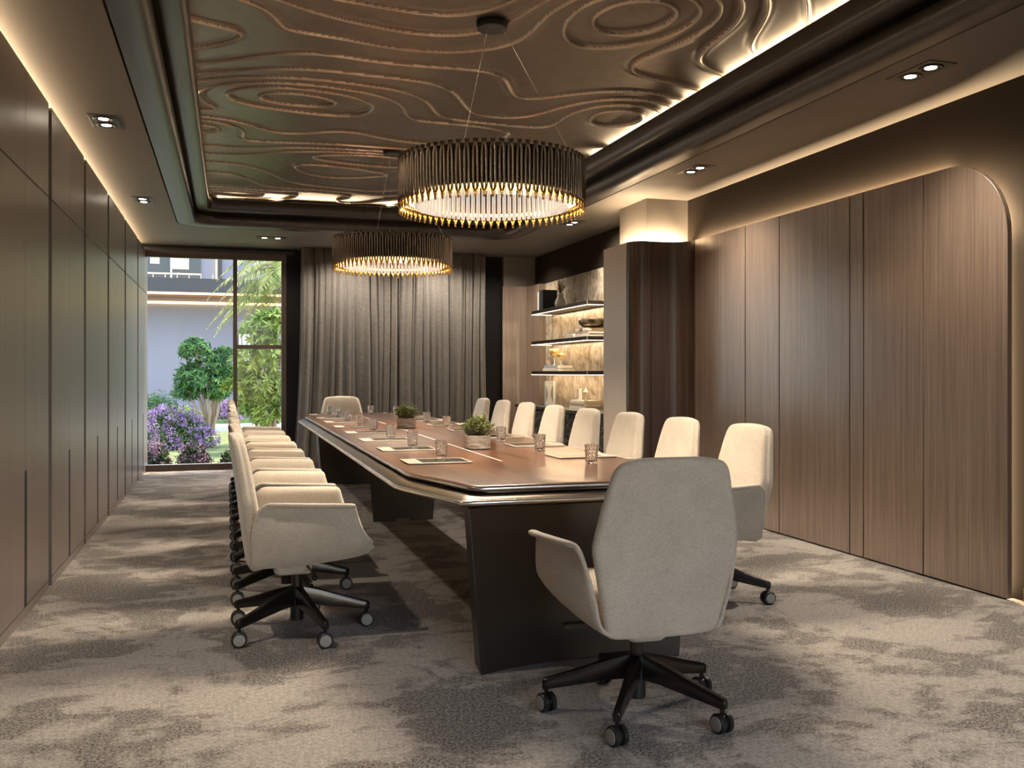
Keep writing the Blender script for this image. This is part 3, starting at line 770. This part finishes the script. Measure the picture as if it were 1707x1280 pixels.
        def lath_y(prof, mi):
            n_ = 24; rr = []
            for r, y in prof: rr.append([ca @ Vector((r * math.cos(2 * PI * j / n_), y, .034 + r * math.sin(2 * PI * j / n_))) for j in range(n_)])
            cst.loft(rr, True, True, mi)
        for s_ in (-1, 1):
            lath_y([(.026, s_ * .006), (.034, s_ * .008), (.034, s_ * .022), (.031, s_ * .026), (.027, s_ * .0265)], 0)
            lath_y([(.025, s_ * .0262), (.025, s_ * .0285), (.020, s_ * .0292)], 1)
        lath_y([(.027, -.007), (.027, .007)], 2)
        cst.tube([ca @ Vector((0, 0, .05)), ca @ Vector((0, 0, .088))], .008, 8, 2)
        cst.build('caster', [M_RUBBER, M_CAPGREY, M_CHAIRMETAL], leg, auto=35)
    return t
CA = 0.0
ords = ['nearest the camera', 'second from the near end', 'third from the near end', 'fourth from the near end', 'fifth from the near end', 'sixth from the near end', 'seventh from the near end', 'farthest, by the window']
ordR = ['partly hidden behind the end chair', 'second from the near end', 'third from the near end', 'fourth from the near end', 'fifth from the near end', 'sixth from the near end', 'seventh from the near end', 'farthest, by the curtain']
CY0, CP = 4.47, .785
ch = make_chair('beige fabric swivel armchair left of the table, ' + ords[0], 'chairs along the left side of the table')
ch.location = (.31, CY0, 0); ch.rotation_euler = (0, 0, 0)
for k in range(1, 8):
    dup(ch, (.31, CY0 + CP * k, 0), 0, 'beige fabric swivel armchair left of the table, ' + ords[k])
for k in range(8):
    c = dup(ch, (2.43, CY0 + CP * k, 0), PI, 'beige fabric swivel armchair right of the table, ' + ordR[k], 'chairs along the right side of the table')
CA = .22
ch2 = make_chair('beige fabric swivel armchair at the near table end, its back to the camera', 'chairs at the heads of the table')
ch2.location = (1.39, 3.05, 0); ch2.rotation_euler = (0, 0, PI / 2)
dup(ch2, (1.30, 11.0, 0), -PI / 2, 'beige fabric swivel armchair at the far head of the table in front of the curtain')

# ------------------------------------------------------------------ desk pads, glasses, plants
pad = thing('desk_pad', 'x', 'desk pad', (0, 0, 0), 0, 'desk pads on the table')
MB().loft([[(x, y, z_) for x, y in rrect(-.16, .16, -.125, .125, .012, 3)] for z_ in (0, .007)]).build('frame', M_PADF, pad, bevel=.0015)
MB().box(-.085, .145, -.095, .095, .007, .0078).build('inset', M_PADI, pad)
ZT = .7606
sidew = {0: 'left', 1: 'right'}
place = ['nearest', 'second', 'third', 'fourth', 'fifth', 'sixth', 'seventh', 'farthest']
first = True
for side in (0, 1):
    for k in range(8):
        x = .99 if side == 0 else 1.79; y = CY0 + .09 + CP * k if side == 0 else CY0 + .18 + CP * k
        lab = 'cream-framed desk pad with dark inset in front of the %s chair on the %s side' % (place[k], sidew[side])
        if first: pad.location = (x, y, ZT); pad['label'] = lab; first = False
        else: dup(pad, (x, y, ZT), 0 if side == 0 else PI, lab)
dup(pad, (1.24, 10.27, ZT), PI / 2 * 0, 'cream-framed desk pad with dark inset in front of the far head chair')
# tumblers with cut diamonds
def tumbler_mesh():
    b = MB(); n = 36; rings = []
    hs = 14
    rings.append([(0.022 * math.cos(2 * PI * j / n), .022 * math.sin(2 * PI * j / n), 0) for j in range(n)])
    for i in range(hs + 1):
        z_ = .003 + .092 * i / hs; r0 = .0275 + .005 * i / hs
        rings.append([((r0 + (.0018 if (i + j) % 3 == 0 else (-.0008 if (i - j) % 3 == 0 else 0)) * (1 if i < hs - 0 else 0)) * math.cos(2 * PI * (j + .12 * i) / n),
                       (r0 + (.0018 if (i + j) % 3 == 0 else (-.0008 if (i - j) % 3 == 0 else 0)) * (1 if i < hs - 0 else 0)) * math.sin(2 * PI * (j + .12 * i) / n), z_) for j in range(n)])
    for r, z_ in ((.0300, .0952), (.029, .09), (.0255, .018), (.018, .013)):
        rings.append([(r * math.cos(2 * PI * (j + 1.6) / n), r * math.sin(2 * PI * (j + 1.6) / n), z_) for j in range(n)])
    b.loft(rings); return b
gl0 = tumbler_mesh().build('glass_tumbler', M_GLASS); tag(gl0, 'x', 'drinking glass', 'cut-glass tumblers on the table'); first = True
for side in (0, 1):
    for k in range(8):
        x = 1.055 if side == 0 else 1.69; y = 4.66 + CP * k if side == 0 else 4.24 + CP * k
        if side == 0: y = CY0 + .09 + .125 + .045 + CP * k
        lab = 'cut-glass tumbler beside the desk pad of the %s chair on the %s side' % (place[k], sidew[side])
        if first: gl0.location = (x, y, ZT); gl0['label'] = lab; first = False
        else:
            c = gl0.copy(); COL.objects.link(c); c.location = (x, y, ZT); c.rotation_euler = (0, 0, k * .7); c['label'] = lab
c = gl0.copy(); COL.objects.link(c); c.location = (1.47, 10.05, ZT); c['label'] = 'cut-glass tumbler in front of the far head chair near the curtain'
# planters
def planter(x, y, label, seed):
    t = thing('planter', label, 'plant', (x, y, ZT), 0, 'green plants on the table')
    MB().lathe([(.070, 0), (.076, .005), (.076, .078), (.073, .080), (.069, .077), (.067, .06)], 40).build('pot', M_STONE, t, auto=40)
    MB().lathe([(.0765, .0), (.0765, .006)], 40, caps=True).build('base_ring', M_BLACK, t)
    MB().lathe([(.066, .055), (.066, .064), (.02, .068)], 24).build('soil', M_SOIL, t)
    rnd = random.Random(seed); s_, l_ = MB(), MB()
    for k in range(140):
        an = rnd.uniform(0, 2 * PI); r = rnd.uniform(.01, .112) ; h = .085 + .105 * math.sqrt(max(0, 1 - (r / .125) ** 2)) * rnd.uniform(.7, 1.12)
        r0 = r * .45
        sprig(s_, l_, (r0 * math.cos(an), r0 * math.sin(an), .06), (r * math.cos(an), r * math.sin(an), h), 20, .015, 0, rnd)
    s_.build('stem', M_TWIG, t); raw('foliage', l_.v, l_.f, M_HERB, t)
planter(1.39, 5.27, 'round grey planter with bushy green plant on the table, nearer the camera', 11)
planter(1.375, 7.45, 'round grey planter with bushy green plant on the table, farther from the camera', 12)

# ------------------------------------------------------------------ chandeliers
def chandelier(x, y, label):
    zb, hh, Rr = 2.055, .285, .495
    t = thing('chandelier', label, 'chandelier', (x, y, 0), 0, 'ring chandeliers over the table')
    n = 72; da = 2 * PI / n
    fin = None
    for k in range(n):
        if fin is None:
            b = MB()
            for s_ in (-1, 1):
                pts = []; rad = []
                for u, off, r in ((0, .002, .0035), (.05, .0022, .0045), (.10, .004, .006), (.17, .0095, .0075), (.22, .0105, .0080), (.80, .0105, .0080), (.85, .0095, .0075), (.92, .004, .006), (1, .0075, .0062)):
                    pts.append((Rr, s_ * off, zb + hh * u)); rad.append(r)
                b.tube(pts[:4], rad[:4], 8, 1); b.tube(pts[3:], rad[3:], 8, 0)
            fin = b.build('metal_fin', [M_TUBE, M_GOLD], t, smooth=True); c = fin
        else:
            c = fin.copy(); COL.objects.link(c); c.parent = t
        c.rotation_euler = (0, 0, da * k)
    # inner ring of frosted rods
    b = MB()
    for k in range(84):
        a = 2 * PI * k / 84; b.tube([(.405 * math.cos(a), .405 * math.sin(a), zb + .03), (.405 * math.cos(a), .405 * math.sin(a), zb + .25)], .011, 8)
    o = b.build('diffuser_rods', M_ROD, t, smooth=True)
    b = MB(); b.loft([[(r * math.cos(2 * PI * j / 72), r * math.sin(2 * PI * j / 72), z_) for j in range(72)] for r, z_ in ((.462, zb + .075), (.468, zb + .075), (.468, zb + .268), (.462, zb + .268))], caps=False, loop=True)
    b.build('inner_band', M_BRONZE, t, auto=40)
    b = MB(); b.loft([[( r * math.cos(2 * PI * j / 72), r * math.sin(2 * PI * j / 72), z_) for j in range(72)] for r, z_ in ((.425, zb + .060), (.458, zb + .060), (.458, zb + .070), (.425, zb + .070))], caps=False, loop=True)
    b.build('light_ring', M_LEDG, t)
    b = MB(); b.loft([[( r * math.cos(2 * PI * j / 72), r * math.sin(2 * PI * j / 72), z_) for j in range(72)] for r, z_ in ((.40, zb + .255), (.48, zb + .255), (.48, zb + .27), (.40, zb + .27))], caps=False, loop=True)
    b.build('frame_ring', M_BRONZE, t, auto=40)
    MB().lathe([(.0, 3.078), (.085, 3.078), (.085, 3.05), (.08, 3.045), (0, 3.045)], 32, caps=False).build('canopy', M_BLACK, t, auto=40)
    for k in range(3):
        a = math.radians(222 + 120 * k)
        MB().tube([(.06 * math.cos(a), .06 * math.sin(a), 3.046), (.45 * math.cos(a), .45 * math.sin(a), zb + .27)], .001, 6).build('cable', M_STEEL, t)
    lamp('chandelier_glow', 'SPOT', (x, y, zb + .02), 190, (1, .86, .68), (0, 0, 0), angle=math.radians(140), blend=.6, radius=.3)
    for k in range(6):
        a = 2 * PI * (k + .5) / 6
        lamp('chandelier_bulb', 'POINT', (x + .448 * math.cos(a), y + .448 * math.sin(a), zb + .045), .9, (1, .60, .22), radius=.008)
chandelier(1.36, 4.85, 'large ring chandelier of dark metal tubes with golden glow, nearer the camera')
chandelier(1.34, 7.88, 'large ring chandelier of dark metal tubes with golden glow, farther away near the curtain')

# ------------------------------------------------------------------ garden
struct(MB().box(-12, 12, YB + .05, 40, -.22, -.12).build('ground', M_SOIL))
lw = MB(); lw.prism([(-1.5, 14.3), (1.6, 14.0), (1.9, 17), (2.2, 21.5), (-1.6, 21.8)], -.12, -.10)
struct(lw.build('lawn', M_GRASS))
struct(MB().box(-6, 6, 21.8, 22.9, -.12, .02).build('path', M_PAVE))
struct(MB().box(-9, -1.6, 12.9, 21.8, -.12, -.09).build('unseen_paving', M_CAPGREY)); struct(MB().box(2.2, 9, 12.9, 21.8, -.12, -.09).build('unseen_paving_right', M_CAPGREY))  # unseen grey paving added beside the lawn to cut green bounce light
struct(MB().box(-6, 6, 22.9, 25.8, -.12, .10).build('ground_bed', M_SHRUB))
def unproj(u, v_, y):
    s_, c_ = math.sin(YAW), math.cos(YAW); a = (u - 853.5) / 1563.0
    rx, ry, rz = s_ + a * c_, c_ - a * s_, (622 - v_) / 1563.0
    q_ = y / ry; return Vector((rx * q_, y, 1.2 + rz * q_))
def fx(u, y): return unproj(u, 600, y).x
def fz(v_, y, u=300): return unproj(u, v_, y).z
# blue-grey house
hs = thing('neighbouring_house', 'blue-grey house with lit soffit line and glazed upper floor across the garden', 'house', (0, 0, 0))
Yh = 26.0; Yb = 24.6
M_SLED = mat('soffit_led', (1, .7, .4), .5, emit=(1, .62, .28), estr=2.2)
zl = fz(504, Yh); zf0 = fz(489, Yb); zf1 = fz(462, Yb)
MB().box(-9, 9, Yh, Yh + .3, -.2, zl + .25).build('wall', M_BLUEWALL, hs)
MB().box(-9, 9, Yb + .1, Yh + .3, zf0 + .03, zf0 + .12).build('soffit', M_WARMSOFFIT, hs)
MB().box(-9, 9, Yh - .06, Yh - .005, zl - .04, zl + .02).build('light_line', M_SLED, hs)
MB().box(-9, 9, Yb + .0, Yb + .06, zf0 - .02, zf0 + .03).build('light_line', M_SLED, hs)
MB().box(-9, 9, Yb - .05, Yb, zf0 + .03, zf0 + .36).build('fascia', M_FASCIA, hs)
MB().box(-9, 9, Yb, Yh + .1, zf1 - .10, zf1 - .02).build('balcony_floor', M_BLACK, hs)
MB().box(-9, 9, Yh + .1, Yh + .3, zf1, 7.5).build('upper_wall', M_BLUEWALL, hs)
wn_ = MB().box(-3.0, fx(335, Yh), Yh + .02, Yh + .1, zf1, 6.4).build('upper_window', M_DARKGLASS, hs)
MB().box(fx(250, Yh), fx(266, Yh), Yh - .01, Yh + .02, fz(441, Yh), 6.4).build('room_wall', M_CREAM, wn_)
MB().box(fx(287, Yh), fx(315, Yh), Yh - .01, Yh + .02, fz(449, Yh), 6.4).build('curtain_panel', M_SHEER, wn_)
MB().box(fx(284, Yh), fx(287, Yh), Yh - .04, Yh + .01, zf1, 6.4).build('frame', M_WHITEP, wn_)
MB().box(fx(359.5, Yh), fx(362, Yh), Yh + .02, Yh + .1, zf1, 6.4).build('light_line', M_SLED, hs)
MB().box(fx(363, Yh), fx(370, Yh), Yh - .04, Yh + .1, zf1, 6.4).build('post', M_FASCIA, hs)
rl = MB(); zr = fz(456, Yb); rl.box(-4, fx(335, Yb), Yb + .05, Yb + .08, zr - .02, zr + .02)
for k in range(14): rl.box(-4 + k * .28, -3.98 + k * .28, Yb + .05, Yb + .07, zf1 - .02, zr)
rl.build('railing', M_CREAM, hs)
za, zb2 = fz(602, Yh), fz(553, Yh)
w2 = MB().box(fx(396, Yh), fx(452, Yh), Yh - .03, Yh, za, zb2).build('lower_window', M_DARKGLASS, hs)
MB().box(fx(398, Yh), fx(417, Yh), Yh - .05, Yh - .031, za, zb2 - .04).build('curtain_panel', M_WHITEP, w2)
b = MB(); b.box(fx(396, Yh), fx(398, Yh), Yh - .08, Yh - .03, za, zb2 + .03); b.box(fx(396, Yh), fx(452, Yh), Yh - .08, Yh - .03, zb2, zb2 + .05)
for k in (403, 411): b.box(fx(k, Yh), fx(k + 1, Yh), Yh - .08, Yh - .05, za, zb2)
for k in (565, 569): b.box(fx(424, Yh), fx(450, Yh), Yh - .05, Yh - .03, fz(k, Yh), fz(k, Yh) + .03)
b.build('frame', M_FASCIA, w2)

def shrub(cx, cy, rx, ry, h, z0, nl, nf, fm, label, seed, group=None, lm=None, cat='shrub'):
    t = thing('flowering_shrub', label, cat, (cx, cy, z0), 0, group)
    rnd = random.Random(seed); l_, f_, s_ = MB(), MB(), MB()
    def surf():
        a = rnd.uniform(0, 2 * PI); e = math.asin(rnd.uniform(0.02, 1)); rr = 1 + .10 * math.sin(3 * a + seed) + .08 * math.sin(7 * a + 5 * e)
        return Vector((rx * rr * math.cos(a) * math.cos(e), ry * rr * math.sin(a) * math.cos(e), h * rr * math.sin(e)))
    for k in range(nl):
        p = surf() * (rnd.uniform(.35, 1) ** .5); leaf(l_, p, Vector((rnd.gauss(0, 1), rnd.gauss(0, 1), rnd.gauss(.4, 1))).normalized(), rnd.uniform(.04, .085), .03, rnd)
    for k in range(nf):
        p = surf() * rnd.uniform(.93, 1.08)
        for j in range(14):
            q_ = p + Vector((rnd.gauss(0, .022), rnd.gauss(0, .022), rnd.gauss(0, .022)))
            leaf(f_, q_, Vector((rnd.gauss(0, 1), rnd.gauss(0, 1), rnd.gauss(.4, 1))).normalized(), .026, .022, rnd)
    for k in range(14):
        p = surf() * .8; s_.tube([(p.x * .15, p.y * .15, 0), (p.x * .6, p.y * .6, p.z * .55), tuple(p)], [.012, .008, .004], 5)
    raw('foliage', l_.v, l_.f, lm or M_SHRUB, t)
    if nf: raw('blossom', f_.v, f_.f, fm, t)
    s_.build('branch', M_TWIG, t); return t
shrub(fx(282, 17.2), 17.2, .66, .5, .66, -.1, 5000, 560, M_PURPLE, 'large round shrub covered in purple blossom beside the lawn', 1)
shrub(fx(377, 23.6), 23.5, .40, .30, .48, .0, 2500, 420, M_PURPLE, 'purple flowering shrub behind the white path, at the foot of the green tree', 2)
shrub(fx(442, 23.8), 23.5, .32, .30, .30, .0, 1500, 200, M_PURPLE, 'small purple flowering shrub behind the bright green tree', 3)
shrub(-.96, 13.35, .23, .26, .36, -.1, 2400, 110, M_PINK, 'mauve shrub just outside the window beside the cabinets', 4, 'shrubs along the window')
shrub(-.42, 13.4, .20, .24, .31, -.1, 2400, 110, M_PINK, 'mauve shrub just outside the left pane, in the middle of the row', 5, 'shrubs along the window')
shrub(.12, 13.4, .20, .24, .24, -.1, 2400, 45, M_PINK, 'mostly green shrub just outside the window at the central mullion', 6, 'shrubs along the window')
shrub(.62, 13.5, .22, .24, .22, -.1, 1800, 30, M_PINK, 'low green shrub outside the narrow right pane', 9, 'shrubs along the window')
shrub(fx(262, 24.6), 24.5, .6, .4, .70, .0, 2600, 0, None, 'dark green leafy shrub in the far left bed against the blue-grey wall', 7, None, M_LEAFD)
shrub(fx(312, 23.6), 23.5, .40, .30, .36, .0, 2600, 0, None, 'low bright green shrub in the far bed in front of the wall', 8, None, M_LEAFB)
def tree(base, crown_pts, trunk_w, lm, llen, lw_, nleaf, label, seed, name='garden_tree'):
    t = thing(name, label, 'tree', tuple(base)); rnd = random.Random(seed); s_, l_ = MB(), MB()
    for c_, r in crown_pts:
        c_ = Vector(c_) - Vector(base)
        root = Vector((rnd.uniform(-.08, .08), rnd.uniform(-.05, .05), 0))
        mid_ = root.lerp(c_, .5) + Vector((rnd.uniform(-.1, .1), rnd.uniform(-.1, .1), -.05))
        s_.tube([root, mid_, c_], [trunk_w, trunk_w * .7, trunk_w * .35], 7)
        for k in range(nleaf):
            d = Vector((rnd.gauss(0, 1), rnd.gauss(0, 1), rnd.gauss(0, 1))).normalized() * r * rnd.uniform(.25, 1) ** .5
            p = c_ + Vector((d.x, d.y, d.z * .7))
            if k % 9 == 0: s_.tube([c_, p], [trunk_w * .25, .004], 4)
            ax = (d.normalized() + Vector((rnd.gauss(0, .4), rnd.gauss(0, .4), .5))).normalized(); e1 = ax.orthogonal().normalized(); e2 = ax.cross(e1)
            for j in range(9):
                a = 2 * PI * j / 9 + rnd.uniform(-.2, .2); e = e1 * math.cos(a) + e2 * math.sin(a) + ax * rnd.uniform(-.1, .6)
                leaf(l_, p, (e + Vector((0, 0, -.25))).normalized(), llen * rnd.uniform(.7, 1.1), lw_, rnd)
    s_.build('trunk', M_BARK, t, smooth=True); raw('foliage', l_.v, l_.f, lm, t); return t
def U(u, v_, y): return tuple(unproj(u, v_, y))
b0 = unproj(352, 672, 21.0); b0.z = -.1
tree(b0, [(U(325, 580, 21), .35), (U(350, 610, 21), .45), (U(375, 600, 21), .40), (U(322, 625, 21), .35), (U(345, 640, 20.8), .40), (U(380, 630, 21), .38), (U(312, 650, 21), .25), (U(365, 650, 21), .3)], .045, M_LEAFD, .17, .05, 46, 'dark green multi-stemmed tree in front of the blue-grey wall', 21)
b0 = unproj(455, 715, 16.0); b0.z = -.1
tree(b0, [(U(440, 545, 16), .35), (U(462, 530, 16), .3), (U(420, 600, 16), .33), (U(455, 600, 16), .36), (U(398, 640, 16), .26), (U(435, 640, 16), .34), (U(462, 650, 16), .32), (U(420, 672, 16), .25), (U(445, 690, 16), .22), (U(470, 570, 16), .3)], .035, M_LEAFB, .16, .045, 40, 'bright lime-green leafy tree filling the narrow right pane', 22)
# palm
pb = unproj(505, 460, 18.0)
t = thing('palm_tree', 'yellow-green feather palm arching in from the right above the garden', 'tree', (pb.x, pb.y, -.1))
s_, l_ = MB(), MB(); rnd = random.Random(5); top = Vector((0, 0, pb.z + .1))
s_.tube([(0, 0, 0), (.05, 0, top.z * .5), (0, 0, top.z)], [.16, .13, .11], 12)
for k in range(34):
    a = rnd.uniform(0, 2 * PI); up_ = rnd.uniform(-.1, 1.1); L = rnd.uniform(1.5, 2.1)
    d = Vector((math.cos(a), math.sin(a) * .8, 0)); pts = []
    for i in range(13):
        u = i / 12; pts.append(top + d * L * u * (1 - .12 * u) + Vector((0, 0, L * (up_ * u - (.55 + .5 * up_) * u * u))))
    s_.tube(pts, [.018 * (1 - .8 * i / 12) for i in range(13)], 5)
    for i in range(1, 72):
        u = i / 72 * 12; j = min(int(u), 11); p = pts[j].lerp(pts[j + 1], u - j); tg = (pts[j + 1] - pts[j]).normalized(); sd_ = tg.cross(Vector((0, 0, 1))).normalized()
        for sg in (-1, 1): leaf(l_, p, (sd_ * sg + tg * .6 + Vector((0, 0, -.35 + rnd.uniform(-.2, .2)))).normalized(), .38 * math.sin(PI * min(1, .12 + i / 76)) + .05, .016, rnd)
s_.build('trunk', M_BARK, t, smooth=True); raw('fronds', l_.v, l_.f, M_PALM, t)
